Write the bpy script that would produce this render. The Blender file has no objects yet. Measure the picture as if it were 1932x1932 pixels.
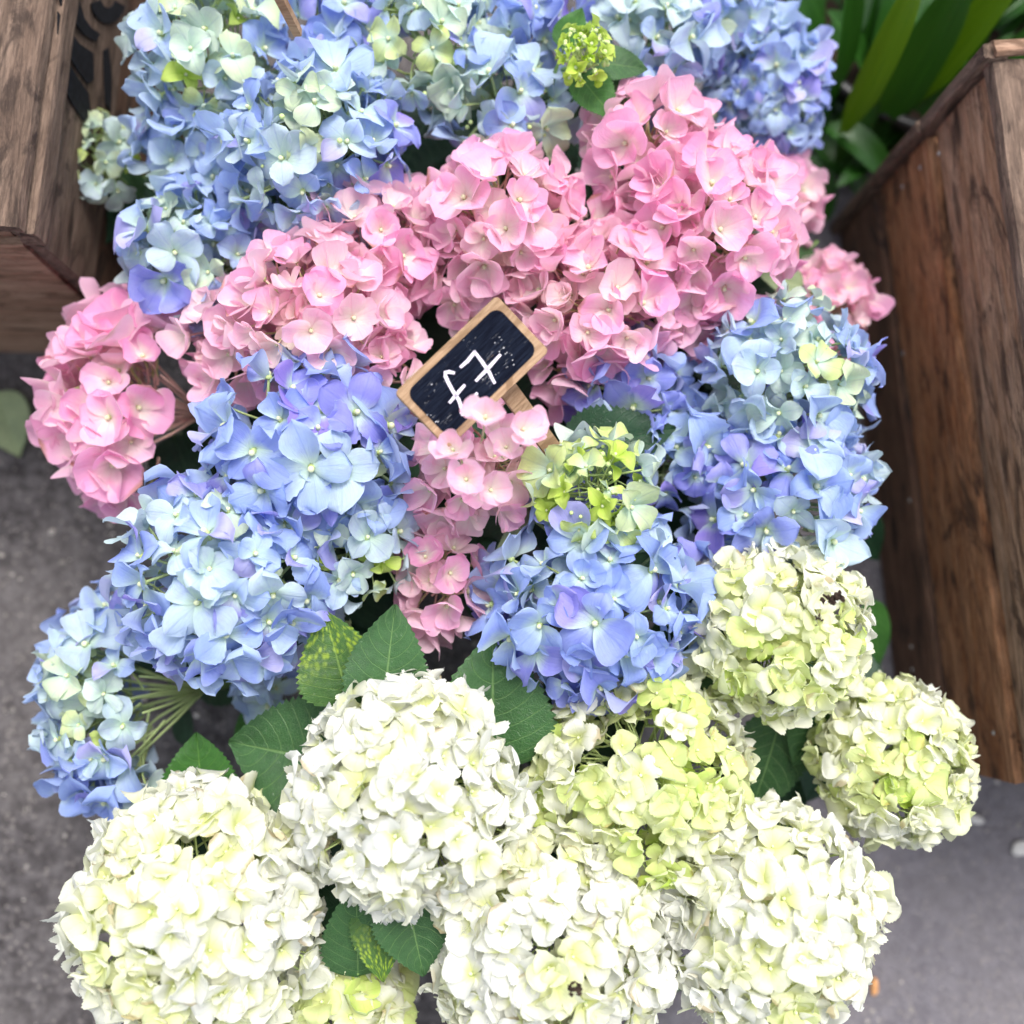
import bpy, bmesh, math, random
from mathutils import Vector, Matrix, Quaternion, noise
R = math.radians
sc = bpy.context.scene
COL = sc.collection
rnd = random.Random(7)

# ---------------------------------------------------------------- camera
CAM_H = 1.10
FPX = 1937.0                       # focal length in units of a 1932 px wide picture
nad = Vector((900 - 966, -(1225 - 966), -FPX)).normalized()
cam_d = bpy.data.cameras.new('camera'); cam = bpy.data.objects.new('camera', cam_d)
COL.objects.link(cam); sc.camera = cam
cam.rotation_mode = 'QUATERNION'
q = nad.rotation_difference(Vector((0, 0, -1)))
# remove yaw so that picture-up stays +Y
right = q @ Vector((1, 0, 0))
q = Quaternion((0, 0, 1), -math.atan2(right.y, right.x)) @ q
cam.rotation_quaternion = q
cam.location = (0, 0, CAM_H)
cam_d.sensor_width = 36; cam_d.sensor_fit = 'HORIZONTAL'
cam_d.lens = 36 * FPX / 1932
cam_d.clip_start = 0.02; cam_d.clip_end = 200
cam_d.dof.use_dof = True
cam_d.dof.focus_distance = 0.735
cam_d.dof.aperture_fstop = 2.4

def PX(x, y, z=0.0):
    """the point of the level z that is seen at x, y of a 1932 px wide picture"""
    d = q @ Vector((x - 966, -(y - 966), -FPX))
    t = (z - CAM_H) / d.z
    return Vector((d.x * t, d.y * t, z))

# ---------------------------------------------------------------- world, sun, exposure
w = bpy.data.worlds.new('World'); sc.world = w; w.use_nodes = True
nt = w.node_tree; nt.nodes.clear()
wo = nt.nodes.new('ShaderNodeOutputWorld'); bg = nt.nodes.new('ShaderNodeBackground')
sky = nt.nodes.new('ShaderNodeTexSky'); sky.sky_type = 'NISHITA'; sky.sun_disc = False
SUN_EL, SUN_AZ = R(62), R(20)
sky.sun_elevation = SUN_EL; sky.sun_rotation = SUN_AZ
sky.dust_density = 4.0; sky.ozone_density = 0.6; sky.air_density = 1.0
hs = nt.nodes.new('ShaderNodeHueSaturation'); hs.inputs['Saturation'].default_value = 0.42
nt.links.new(sky.outputs[0], hs.inputs['Color']); nt.links.new(hs.outputs[0], bg.inputs['Color'])
bg.inputs['Strength'].default_value = 0.15
nt.links.new(bg.outputs[0], wo.inputs[0])
sd = bpy.data.lights.new('sun', 'SUN'); sd.energy = 1.1; sd.angle = R(28); sd.color = (1.0, 0.975, 0.94)
sun = bpy.data.objects.new('sun', sd); COL.objects.link(sun)
sdir = Vector((math.sin(SUN_AZ) * math.cos(SUN_EL), math.cos(SUN_AZ) * math.cos(SUN_EL), math.sin(SUN_EL)))
sun.rotation_mode = 'QUATERNION'; sun.rotation_quaternion = sdir.to_track_quat('Z', 'Y')
sun.location = sdir * 5
vs = sc.view_settings
sc.display_settings.display_device = 'sRGB'
vs.view_transform = 'Standard'; vs.look = 'None'; vs.gamma = 1; vs.use_curve_mapping = False
vs.exposure = 1.10
cy = sc.cycles
cy.max_bounces = 9; cy.diffuse_bounces = 6; cy.glossy_bounces = 2; cy.transmission_bounces = 6
cy.use_denoising = True; cy.caustics_reflective = False; cy.caustics_refractive = False

# ---------------------------------------------------------------- helpers
def link(o, parent=None):
    COL.objects.link(o)
    if parent is not None: o.parent = parent
    return o

def mesh_obj(name, verts, faces, mat, parent=None, smooth=True, uvs=None):
    me = bpy.data.meshes.new(name); me.from_pydata([tuple(v) for v in verts], [], faces)
    if uvs is not None:
        ul = me.uv_layers.new(name='UVMap')
        for p in me.polygons:
            for li in p.loop_indices: ul.data[li].uv = uvs[me.loops[li].vertex_index]
    if smooth: me.polygons.foreach_set('use_smooth', [True] * len(me.polygons))
    if mat: me.materials.append(mat)
    me.update()
    return link(bpy.data.objects.new(name, me), parent)

def tag(o, label=None, cat=None, group=None, kind=None):
    if label: o['label'] = label
    if cat: o['category'] = cat
    if group: o['group'] = group
    if kind: o['kind'] = kind
    return o

def empty(name, loc, label, cat, group=None):
    o = bpy.data.objects.new(name, None); o.location = loc; o.empty_display_size = 0.02
    link(o); return tag(o, label, cat, group)

class N:
    """small node graph writer"""
    def __init__(s, name):
        s.m = bpy.data.materials.new(name); s.m.use_nodes = True
        s.t = s.m.node_tree; s.t.nodes.clear()
        s.out = s.t.nodes.new('ShaderNodeOutputMaterial')
    def n(s, typ, **kw):
        nd = s.t.nodes.new(typ)
        for k, v in kw.items():
            if k.startswith('_'): nd.inputs[k[1:]].default_value = v
            else: setattr(nd, k, v)
        return nd
    def l(s, a, b): s.t.links.new(a, b)
    def put(s, v, sock):
        if isinstance(v, bpy.types.NodeSocket): s.l(v, sock)
        else: sock.default_value = v
    def math(s, op, a, b=0.0, c=0.0, clamp=False):
        nd = s.n('ShaderNodeMath', operation=op, use_clamp=clamp)
        s.put(a, nd.inputs[0]); s.put(b, nd.inputs[1])
        if op in ('MULTIPLY_ADD', 'SMOOTH_MIN'): s.put(c, nd.inputs[2])
        return nd.outputs[0]
    def rng(s, v, a, b, c=0.0, d=1.0, interp='SMOOTHSTEP'):
        nd = s.n('ShaderNodeMapRange', interpolation_type=interp)
        s.put(v, nd.inputs[0]); s.put(a, nd.inputs[1]); s.put(b, nd.inputs[2]); s.put(c, nd.inputs[3]); s.put(d, nd.inputs[4])
        return nd.outputs[0]
    def mix(s, f, a, b, mode='MIX'):
        nd = s.n('ShaderNodeMix', data_type='RGBA', blend_type=mode)
        s.put(f, nd.inputs[0])
        for v, k in ((a, 6), (b, 7)):
            if isinstance(v, tuple) and len(v) == 3: v = v + (1,)
            s.put(v, nd.inputs[k])
        return nd.outputs[2]
    def noise(s, vec, scale, detail=3, rough=0.55, dist=0.0):
        nd = s.n('ShaderNodeTexNoise'); nd.inputs['Scale'].default_value = scale
        nd.inputs['Detail'].default_value = detail; nd.inputs['Roughness'].default_value = rough
        nd.inputs['Distortion'].default_value = dist
        if vec is not None: s.l(vec, nd.inputs['Vector'])
        return nd.outputs[0]
    def mapping(s, vec, scale=(1, 1, 1), loc=(0, 0, 0)):
        nd = s.n('ShaderNodeMapping'); nd.inputs['Scale'].default_value = scale; nd.inputs['Location'].default_value = loc
        s.l(vec, nd.inputs[0]); return nd.outputs[0]
    def bump(s, h, strength, dist=0.001):
        nd = s.n('ShaderNodeBump'); nd.inputs['Strength'].default_value = strength; nd.inputs['Distance'].default_value = dist
        s.l(h, nd.inputs['Height']); return nd.outputs[0]
    def pbsdf(s, col, rough=0.6, normal=None, spec=0.3):
        nd = s.n('ShaderNodeBsdfPrincipled')
        if isinstance(col, tuple): col = col + (1,) if len(col) == 3 else col
        s.put(col, nd.inputs['Base Color']); s.put(rough, nd.inputs['Roughness'])
        nd.inputs['Specular IOR Level'].default_value = spec
        if normal is not None: s.l(normal, nd.inputs['Normal'])
        return nd.outputs[0]
    def done(s, sh): s.l(sh, s.out.inputs['Surface']); return s.m

# ---------------------------------------------------------------- materials
def petal_mat(name, throat, vein, back, edge, transl=0.38, bruise=None):
    g = N(name)
    oi = g.n('ShaderNodeObjectInfo'); uv = g.n('ShaderNodeTexCoord')
    sep = g.n('ShaderNodeSeparateXYZ'); g.l(uv.outputs['UV'], sep.inputs[0])
    t, v = sep.outputs[0], sep.outputs[1]
    off = g.n('ShaderNodeVectorMath', operation='ADD'); g.l(uv.outputs['UV'], off.inputs[0])
    comb = g.n('ShaderNodeCombineXYZ'); sc_ = g.math('MULTIPLY', oi.outputs['Random'], 37.0)
    g.l(sc_, comb.inputs[0]); g.l(sc_, comb.inputs[1]); g.l(comb.outputs[0], off.inputs[1])
    n1 = g.noise(off.outputs[0], 2.6, 4, 0.6)
    n2 = g.noise(g.mapping(off.outputs[0], (1.2, 9, 1)), 3.0, 3, 0.6)
    a = oi.outputs['Alpha']
    tn = g.math('ADD', t, g.math('MULTIPLY', g.math('SUBTRACT', n1, 0.5), 0.45))
    f = g.rng(tn, 0.02, a, 1.0, 0.0)
    col = g.mix(g.rng(n1, 0.35, 0.75, 0.0, 0.55), oi.outputs['Color'], g.mix(1.0, oi.outputs['Color'], edge, 'MULTIPLY'))
    col = g.mix(f, col, throat)
    # fine veins that run out from the throat
    s = g.math('ABSOLUTE', g.math('SUBTRACT', v, 0.5))
    mid = g.rng(s, 0.0, 0.035, 1.0, 0.0)
    fan = g.math('ABSOLUTE', g.math('SINE', g.math('ADD', g.math('MULTIPLY', s, 42.0), g.math('MULTIPLY', t, -9.0))))
    fanl = g.rng(fan, 0.0, 0.35, 1.0, 0.0)
    vv = g.math('ADD', g.math('MULTIPLY', mid, 0.45), g.math('MULTIPLY', fanl, g.math('MULTIPLY', n2, 0.55)), clamp=True)
    col = g.mix(vv, col, g.mix(1.0, col, vein, 'MULTIPLY'))
    bump = g.bump(g.math('ADD', g.math('MULTIPLY', vv, -1.0), g.math('MULTIPLY', n2, 1.3)), 0.33, 0.0012)
    rim = g.rng(s, 0.455, 0.5, 0.0, 0.35)  # margin lightened in the colour, as thin edges catch light
    col = g.mix(rim, col, g.mix(0.5, col, (0.9, 0.92, 0.9)))
    if bruise:
        br = g.math('MULTIPLY', g.rng(g.math('ADD', t, g.math('MULTIPLY', n1, 0.35)), 0.98, 1.12), g.rng(oi.outputs['Random'], 0.90, 0.93))
        br = g.math('MAXIMUM', br, g.math('MULTIPLY', g.rng(n2, 0.74, 0.79), g.rng(oi.outputs['Random'], 0.70, 0.8)))
        col = g.mix(g.math('MULTIPLY', br, 0.65), col, bruise)
    geo = g.n('ShaderNodeNewGeometry')
    col = g.mix(g.math('MULTIPLY', geo.outputs['Backfacing'], 0.45), col, back)
    p = g.pbsdf(col, 0.55, bump, 0.22)
    tr = g.n('ShaderNodeBsdfTranslucent'); g.l(col, tr.inputs[0]); g.l(bump, tr.inputs['Normal'])
    mx = g.n('ShaderNodeMixShader'); mx.inputs[0].default_value = transl
    g.l(p, mx.inputs[1]); g.l(tr.outputs[0], mx.inputs[2])
    return g.done(mx.outputs[0])

MAT = {}
MAT['blue'] = petal_mat('blue_petal', (0.62, 0.78, 0.66), (0.74, 0.77, 0.95), (0.50, 0.62, 0.80), (0.78, 0.70, 1.0))
MAT['pink'] = petal_mat('pink_petal', (0.94, 0.88, 0.80), (0.98, 0.82, 0.89), (0.90, 0.66, 0.74), (1.0, 0.86, 1.0), 0.50, (0.50, 0.24, 0.08))
MAT['white'] = petal_mat('white_petal', (0.78, 0.82, 0.38), (0.94, 0.95, 0.85), (0.83, 0.84, 0.71), (1.0, 0.995, 0.95), 0.42, (0.42, 0.30, 0.10))
MAT['lime'] = petal_mat('lime_petal', (0.50, 0.66, 0.10), (0.80, 0.88, 0.60), (0.55, 0.68, 0.2), (0.95, 1.0, 0.8))

def simple(name, col, rough=0.6, spec=0.3, var=0.25, scale=60):
    g = N(name); tc = g.n('ShaderNodeTexCoord')
    n1 = g.noise(tc.outputs['Object'], scale, 3)
    c = g.mix(g.rng(n1, 0.3, 0.7), tuple(x * (1 - var) for x in col), tuple(min(1, x * (1 + var)) for x in col))
    return g.done(g.pbsdf(c, rough, g.bump(n1, 0.3, 0.001), spec))

MAT['bud'] = simple('lime_bud', (0.52, 0.64, 0.26), 0.4, 0.4, 0.2, 8)
MAT['bead'] = simple('flower_bead', (0.64, 0.68, 0.42), 0.4, 0.4, 0.08, 8)
MAT['bead_rim'] = simple('bead_ring', (0.36, 0.42, 0.16), 0.6, 0.3, 0.1, 8)
MAT['pedicel'] = simple('pale_green_stalk', (0.42, 0.52, 0.22), 0.5, 0.3, 0.15, 12)
MAT['pedicel_pink'] = simple('pinkish_stalk', (0.62, 0.42, 0.34), 0.5, 0.3, 0.15, 12)
MAT['stem'] = simple('green_stem', (0.13, 0.22, 0.06), 0.5, 0.35, 0.25, 80)
MAT['soil'] = simple('dark_soil', (0.035, 0.024, 0.018), 0.95, 0.1, 0.5, 300)
MAT['black_plastic'] = simple('black_plastic', (0.012, 0.012, 0.013), 0.4, 0.4, 0.2, 30)

def leaf_mat(name, base, vein, yellow=0.0, dark=(0.6, 0.65, 0.7)):
    g = N(name); tc = g.n('ShaderNodeTexCoord'); oi = g.n('ShaderNodeObjectInfo')
    sep = g.n('ShaderNodeSeparateXYZ'); g.l(tc.outputs['UV'], sep.inputs[0])
    t, v = sep.outputs[0], sep.outputs[1]
    s = g.math('ABSOLUTE', g.math('SUBTRACT', v, 0.5))
    s2 = g.math('MULTIPLY', s, 2.0)
    side = g.math('SUBTRACT', t, g.math('MULTIPLY', g.math('POWER', s2, 1.25), 0.23))
    fr = g.math('FRACT', g.math('ADD', g.math('MULTIPLY', side, 8.5), g.math('MULTIPLY', g.noise(tc.outputs['UV'], 4, 1), 0.25)))
    ln = g.rng(g.math('ABSOLUTE', g.math('SUBTRACT', fr, 0.5)), 0.0, 0.075, 1.0, 0.0)
    ln = g.math('MULTIPLY', ln, g.rng(s2, 0.75, 1.0, 1.0, 0.25))
    mid = g.rng(s, 0.004, 0.022, 1.0, 0.0)
    veins = g.math('MAXIMUM', mid, g.math('MULTIPLY', ln, 0.6))
    vor = g.n('ShaderNodeTexVoronoi', feature='DISTANCE_TO_EDGE'); vor.inputs['Scale'].default_value = 34
    g.l(g.mapping(tc.outputs['UV'], (1.3, 1, 1)), vor.inputs['Vector'])
    net = g.rng(vor.outputs[0], 0.0, 0.12, 1.0, 0.0)
    off = g.n('ShaderNodeVectorMath', operation='ADD'); g.l(tc.outputs['Object'], off.inputs[0])
    g.l(g.math('MULTIPLY', oi.outputs['Random'], 9.0), off.inputs[1])
    n1 = g.noise(off.outputs[0], 24, 4, 0.6); n2 = g.noise(off.outputs[0], 220, 3, 0.6)
    c = g.mix(g.rng(n1, 0.3, 0.72), g.mix(1.0, base, dark, 'MULTIPLY'), base)
    c = g.mix(g.math('MULTIPLY', g.rng(n2, 0.3, 0.7), 0.22), c, tuple(x * 1.5 for x in base))
    if yellow > 0:
        vy = g.n('ShaderNodeTexVoronoi', feature='SMOOTH_F1'); vy.inputs['Scale'].default_value = 15
        vy.inputs['Smoothness'].default_value = 0.4
        g.l(tc.outputs['UV'], vy.inputs['Vector'])
        m = g.math('MULTIPLY', g.rng(g.math('ADD', vy.outputs[0], g.math('MULTIPLY', n1, 0.4)), 0.30, 0.85, 1.0, 0.0), g.rng(g.math('ADD', t, g.math('MULTIPLY', n1, 0.5)), 0.45, 0.85))
        c = g.mix(g.math('MULTIPLY', m, yellow), c, (0.30, 0.42, 0.03))
    c = g.mix(g.math('MULTIPLY', net, 0.12), c, vein)
    c = g.mix(g.math('MULTIPLY', veins, 0.55), c, vein)
    h = g.math('ADD', g.math('MULTIPLY', veins, -1.0), g.math('ADD', g.math('MULTIPLY', net, -0.35), g.math('MULTIPLY', n2, 0.25)))
    b = g.bump(h, 0.55, 0.0012)
    p = g.pbsdf(c, 0.42, b, 0.4)
    tr = g.n('ShaderNodeBsdfTranslucent'); g.l(g.mix(1.0, c, (1.0, 1.2, 0.5), 'MULTIPLY'), tr.inputs[0])
    mx = g.n('ShaderNodeMixShader'); mx.inputs[0].default_value = 0.18
    g.l(p, mx.inputs[1]); g.l(tr.outputs[0], mx.inputs[2])
    return g.done(mx.outputs[0])

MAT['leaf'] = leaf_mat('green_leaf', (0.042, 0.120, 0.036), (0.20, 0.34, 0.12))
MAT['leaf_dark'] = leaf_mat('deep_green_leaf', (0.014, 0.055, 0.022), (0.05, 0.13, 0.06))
MAT['leaf_yellow'] = leaf_mat('yellow_mottled_leaf', (0.05, 0.13, 0.025), (0.22, 0.34, 0.08), 0.95)
MAT['leaf_bright'] = leaf_mat('bright_green_leaf', (0.04, 0.15, 0.02), (0.16, 0.32, 0.07))
MAT['leaf_pale'] = leaf_mat('pale_green_leaf', (0.30, 0.36, 0.19), (0.34, 0.42, 0.2))

def wood_mat(name, dark, mid, light, grain=1.0, rough=0.75):
    g = N(name); tc = g.n('ShaderNodeTexCoord'); oi = g.n('ShaderNodeObjectInfo')
    off = g.n('ShaderNodeVectorMath', operation='ADD'); g.l(tc.outputs['Object'], off.inputs[0])
    g.l(g.math('MULTIPLY', oi.outputs['Random'], 5.0), off.inputs[1])
    v = off.outputs[0]
    n1 = g.noise(g.mapping(v, (7, 60, 60)), 1.0, 6, 0.7, 0.9)
    n2 = g.noise(g.mapping(v, (34, 330, 330)), 1.0, 5, 0.75, 0.5)
    n3 = g.noise(g.mapping(v, (9, 26, 26)), 1.0, 5, 0.7, 1.8)
    n4 = g.noise(g.mapping(v, (160, 900, 900)), 1.0, 3, 0.7)
    c = g.mix(g.rng(n1, 0.34, 0.66), mid, light)
    c = g.mix(g.math('MULTIPLY', g.rng(n3, 0.50, 0.64), 0.85), c, dark)
    c = g.mix(g.math('MULTIPLY', g.rng(n2, 0.40, 0.60), 0.55), c, dark)
    c = g.mix(g.math('MULTIPLY', g.rng(n4, 0.55, 0.75), 0.35), c, light)
    # knots and worm marks
    vor = g.n('ShaderNodeTexVoronoi', feature='F1'); vor.inputs['Scale'].default_value = 1.0
    g.l(g.mapping(v, (6, 26, 26)), vor.inputs['Vector'])
    kn = g.rng(vor.outputs[0], 0.05, 0.20, 1.0, 0.0)
    c = g.mix(g.math('MULTIPLY', kn, 0.75), c, tuple(x * 0.35 for x in dark))
    h = g.math('ADD', g.math('MULTIPLY', n2, -1.0), g.math('ADD', g.math('MULTIPLY', n1, -1.2), g.math('MULTIPLY', kn, -0.8)))
    b = g.bump(h, 0.9 * grain, 0.004)
    return g.done(g.pbsdf(c, rough, b, 0.2))

MAT['wood_grey'] = wood_mat('weathered_wood', (0.050, 0.033, 0.026), (0.155, 0.102, 0.074), (0.28, 0.195, 0.145))
MAT['wood_light'] = wood_mat('fresh_sawn_wood', (0.12, 0.066, 0.040), (0.33, 0.19, 0.125), (0.46, 0.30, 0.21), 0.8)
MAT['wood_red'] = wood_mat('reddish_brown_wood', (0.045, 0.026, 0.018), (0.36, 0.145, 0.058), (0.56, 0.29, 0.15), 1.0)
MAT['wood_tan'] = wood_mat('pale_red_wood', (0.06, 0.036, 0.026), (0.40, 0.22, 0.12), (0.58, 0.38, 0.25), 1.0)  # paler copy for the crate's lit upper board
MAT['wood_brown'] = wood_mat('dark_brown_wood', (0.028, 0.019, 0.015), (0.095, 0.048, 0.030), (0.17, 0.095, 0.06), 0.8)
MAT['wood_sign'] = wood_mat('pale_sign_wood', (0.20, 0.12, 0.065), (0.34, 0.215, 0.125), (0.44, 0.30, 0.19), 0.35)
MAT['ink'] = simple('black_stencil_ink', (0.008, 0.009, 0.012), 0.7, 0.2, 0.4, 200)
MAT['chalk'] = simple('white_chalk_pen', (0.66, 0.61, 0.72), 0.8, 0.1, 0.22, 1500)
MAT['paint'] = simple('white_speck', (0.55, 0.53, 0.50), 0.8, 0.2, 0.2, 500)

def slate_mat():
    g = N('blackboard_face'); tc = g.n('ShaderNodeTexCoord'); v = tc.outputs['Object']
    n1 = g.noise(g.mapping(v, (60, 1400, 100)), 1.0, 3, 0.6)
    c = g.mix(g.rng(n1, 0.35, 0.7), (0.003, 0.004, 0.009), (0.010, 0.014, 0.026))
    vor = g.n('ShaderNodeTexVoronoi', feature='F1'); vor.inputs['Scale'].default_value = 1.0
    vor.inputs['Randomness'].default_value = 1.0
    g.l(g.mapping(v, (300, 520, 300)), vor.inputs['Vector'])
    patch = g.noise(v, 60, 3, 0.6)
    sp = g.math('MULTIPLY', g.rng(vor.outputs[0], 0.10, 0.22, 1.0, 0.0), g.rng(patch, 0.55, 0.66))
    n5 = g.noise(g.mapping(v, (90, 2200, 100)), 1.0, 2, 0.5)
    st = g.math('MULTIPLY', g.rng(n5, 0.66, 0.72), g.rng(patch, 0.5, 0.62))
    c = g.mix(g.math('MAXIMUM', sp, g.math('MULTIPLY', st, 0.3)), c, (0.66, 0.66, 0.70))
    return g.done(g.pbsdf(c, 0.85, g.bump(n1, 0.3, 0.0005), 0.04))
MAT['slate'] = slate_mat()

def ground_mat():
    g = N('rough_tarmac'); geo = g.n('ShaderNodeTexCoord'); v = geo.outputs['Object']
    n1 = g.noise(v, 5, 4, 0.6); n2 = g.noise(v, 60, 5, 0.75); n3 = g.noise(v, 420, 3, 0.7)
    sep = g.n('ShaderNodeSeparateXYZ'); g.l(v, sep.inputs[0])
    c = g.mix(g.rng(n2, 0.36, 0.66), (0.042, 0.037, 0.038), (0.128, 0.117, 0.119))
    c2 = g.mix(g.rng(n2, 0.3, 0.7), (0.135, 0.125, 0.140), (0.205, 0.192, 0.212))
    side = g.rng(g.math('ADD', sep.outputs[0], g.math('MULTIPLY', n1, 0.2)), 0.16, 0.32)
    c = g.mix(side, c, c2)
    c = g.mix(g.math('MULTIPLY', g.rng(n1, 0.4, 0.7), 0.35), c, (0.22, 0.20, 0.195))
    vor = g.n('ShaderNodeTexVoronoi', feature='F1'); vor.inputs['Scale'].default_value = 190
    g.l(v, vor.inputs['Vector'])
    pick = g.n('ShaderNodeSeparateXYZ'); g.l(vor.outputs['Color'], pick.inputs[0])
    sp = g.math('MULTIPLY', g.rng(pick.outputs[0], 0.72, 0.8), g.rng(vor.outputs[0], 0.25, 0.45, 1.0, 0.0))
    c = g.mix(g.math('MULTIPLY', sp, 0.6), c, (0.30, 0.27, 0.25))
    h = g.math('ADD', n2, g.math('ADD', g.math('MULTIPLY', n3, 0.4), g.math('MULTIPLY', vor.outputs[0], -0.5)))
    return g.done(g.pbsdf(c, 0.9, g.bump(h, 0.9, 0.006), 0.2))
MAT['ground'] = ground_mat()
MAT['chip'] = simple('pale_grit', (0.40, 0.37, 0.34), 0.9, 0.2, 0.5, 40)

# ---------------------------------------------------------------- ground
def grid_ground():
    vs_, fs = [], []
    n = 40; S = 6.0
    pos = [((i / n) * 2 - 1) for i in range(n + 1)]
    pos = [math.copysign(abs(p) ** 2.2, p) * S for p in pos]
    for y in pos:
        for x in pos:
            d = 1 - min(1, math.hypot(x, y) / 2)
            vs_.append((x, y, -0.003 * abs(noise.noise(Vector((x * 3, y * 3, 0)))) ))
    for j in range(n):
        for i in range(n):
            a = j * (n + 1) + i; fs.append((a, a + 1, a + n + 2, a + n + 1))
    return mesh_obj('ground', vs_, fs, MAT['ground'])
gr = grid_ground(); tag(gr, kind='structure')

def grit():
    r = random.Random(3); V, F = [], []
    for k in range(2600):
        x, y = r.uniform(-0.75, 0.8), r.uniform(-0.6, 0.75)
        s = 0.0008 + 0.0036 * r.random() ** 4
        a = r.random() * 6.28; b = len(V)
        for i in range(5):
            an = a + i * 6.283 / 5; rr = s * r.uniform(0.7, 1.2)
            V.append((x + rr * math.cos(an), y + rr * math.sin(an), -0.001))
        V.append((x + s * .2, y, s * r.uniform(0.3, 0.7)))
        for i in range(5): F.append((b + i, b + (i + 1) % 5, b + 5))
    o = mesh_obj('grit', V, F, MAT['chip'], smooth=False)
    tag(o, 'pale grit scattered over the grey tarmac round the flowers', 'grit', kind='stuff')
grit()

# ---------------------------------------------------------------- wooden crates
def board(name, p0, p1, updir, width, thick, mat, parent, seed=0, rough=0.0012):
    """a plank whose outer face starts at the line p0-p1 and rises `width` along updir; thickness goes inwards"""
    ax = (p1 - p0); L = ax.length; ax.normalize()
    up = (updir - ax * updir.dot(ax)).normalized(); nrm = ax.cross(up).normalized()
    nx, ny, nz = max(4, int(L / 0.02)), 5, 2
    V, F = [], []; idx = {}
    def vid(i, j, k):
        key = (i, j, k)
        if key not in idx:
            x = L * i / nx; y = width * j / ny; z = -thick * k / nz
            e = 0.0012
            if j in (0, ny) and k == 0: z -= e
            if j == 0 and k == 0: y += e
            if j == ny and k == 0: y -= e
            p = Vector((x, y, z))
            nn = Vector((x * 14 + seed * 3.1, y * 40, z * 30 + seed))
            y += rough * noise.noise(nn) * (1.6 if j in (0, ny) else 0.4)
            z += rough * noise.noise(nn + Vector((9, 0, 0)))
            if i in (0, nx): x += rough * 1.8 * noise.noise(Vector((seed, y * 90, z * 60)))
            idx[key] = len(V); V.append((x, y, z))
        return idx[key]
    for i in range(nx):
        for j in range(ny):
            F.append((vid(i, j, 0), vid(i + 1, j, 0), vid(i + 1, j + 1, 0), vid(i, j + 1, 0)))
            F.append((vid(i, j, nz), vid(i, j + 1, nz), vid(i + 1, j + 1, nz), vid(i + 1, j, nz)))
        for k in range(nz):
            F.append((vid(i, 0, k), vid(i, 0, k + 1), vid(i + 1, 0, k + 1), vid(i + 1, 0, k)))
            F.append((vid(i, ny, k), vid(i + 1, ny, k), vid(i + 1, ny, k + 1), vid(i, ny, k + 1)))
    for j in range(ny):
        for k in range(nz):
            F.append((vid(0, j, k), vid(0, j + 1, k), vid(0, j + 1, k + 1), vid(0, j, k + 1)))
            F.append((vid(nx, j, k), vid(nx, j, k + 1), vid(nx, j + 1, k + 1), vid(nx, j + 1, k)))
    o = mesh_obj(name, V, F, mat, parent, smooth=True)
    M = Matrix.Identity(4)
    for r_ in range(3): M[r_][0], M[r_][1], M[r_][2], M[r_][3] = ax[r_], up[r_], nrm[r_], p0[r_]
    o.matrix_local = (Matrix.Translation(-parent.location) if parent else Matrix.Identity(4)) @ M
    for p in o.data.polygons: p.use_smooth = False
    return o
UP = Vector((0, 0, 1)); CH = 0.335

# right crate
A = PX(1581, 443, 0); B = PX(1702, 1428, 0)          # foot of the side that faces the flowers (far, near)
dA = (B - A).normalized(); out = Vector((dA.y, -dA.x, 0));  # points to -x side?
if out.x > 0: out = -out
rc = empty('wooden_crate', (A + B) / 2, 'tall reddish brown wooden crate on its side, right of the flowers', 'crate', 'old wooden crates')
zs = [0.0, 0.112, 0.231, CH]
mats = ['wood_brown', 'wood_red', 'wood_tan']  # boards darken towards the foot, shade put into the wood colours
for k in range(3):
    inset = -out * (0.0035 * k)
    board('board', A + inset + UP * (zs[k] + 0.0025), B + inset + UP * (zs[k] + 0.0025) , UP, zs[k + 1] - zs[k] - 0.009, 0.014, MAT[mats[k]], rc, seed=k + 2) \
        if (B - A).cross(UP).dot(out) > 0 else \
    board('board', B + inset + UP * (zs[k] + 0.0025), A + inset + UP * (zs[k] + 0.0025) , UP, zs[k + 1] - zs[k] - 0.009, 0.014, MAT[mats[k]], rc, seed=k + 2)
# end battens and the top
bt = 0.011
for (e0, sgn) in ((A, -1), (B, 1)):
    st = e0 + dA * (sgn * 0.0105) - out * 0.02
    board('end_batten', st + UP * 0.001, st + UP * (CH + 0.008), dA, 0.018, 0.016, MAT['wood_grey'], rc, seed=8 + sgn) if False else None
W = 0.30
tops = [0.0, 0.072, 0.150, 0.226, W]
for k in range(4):
    s0 = A - out * (tops[k] + 0.0015) + UP * (CH + 0.001); s1 = B - out * (tops[k] + 0.0015) + UP * (CH + 0.001)
    # face normal up: ax x updir = +z
    if (s1 - s0).cross(-out).z > 0: board('top_board', s0, s1, -out, tops[k + 1] - tops[k] - 0.003, 0.0, MAT['wood_grey'], rc, seed=20 + k) if False else board('top_board', s0 + UP * 0.013, s1 + UP * 0.013, -out, tops[k + 1] - tops[k] - 0.003, 0.013, MAT['wood_grey'], rc, seed=20 + k)
    else: board('top_board', s1 + UP * 0.013, s0 + UP * 0.013, -out, tops[k + 1] - tops[k] - 0.003, 0.013, MAT['wood_grey'], rc, seed=20 + k)
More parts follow.
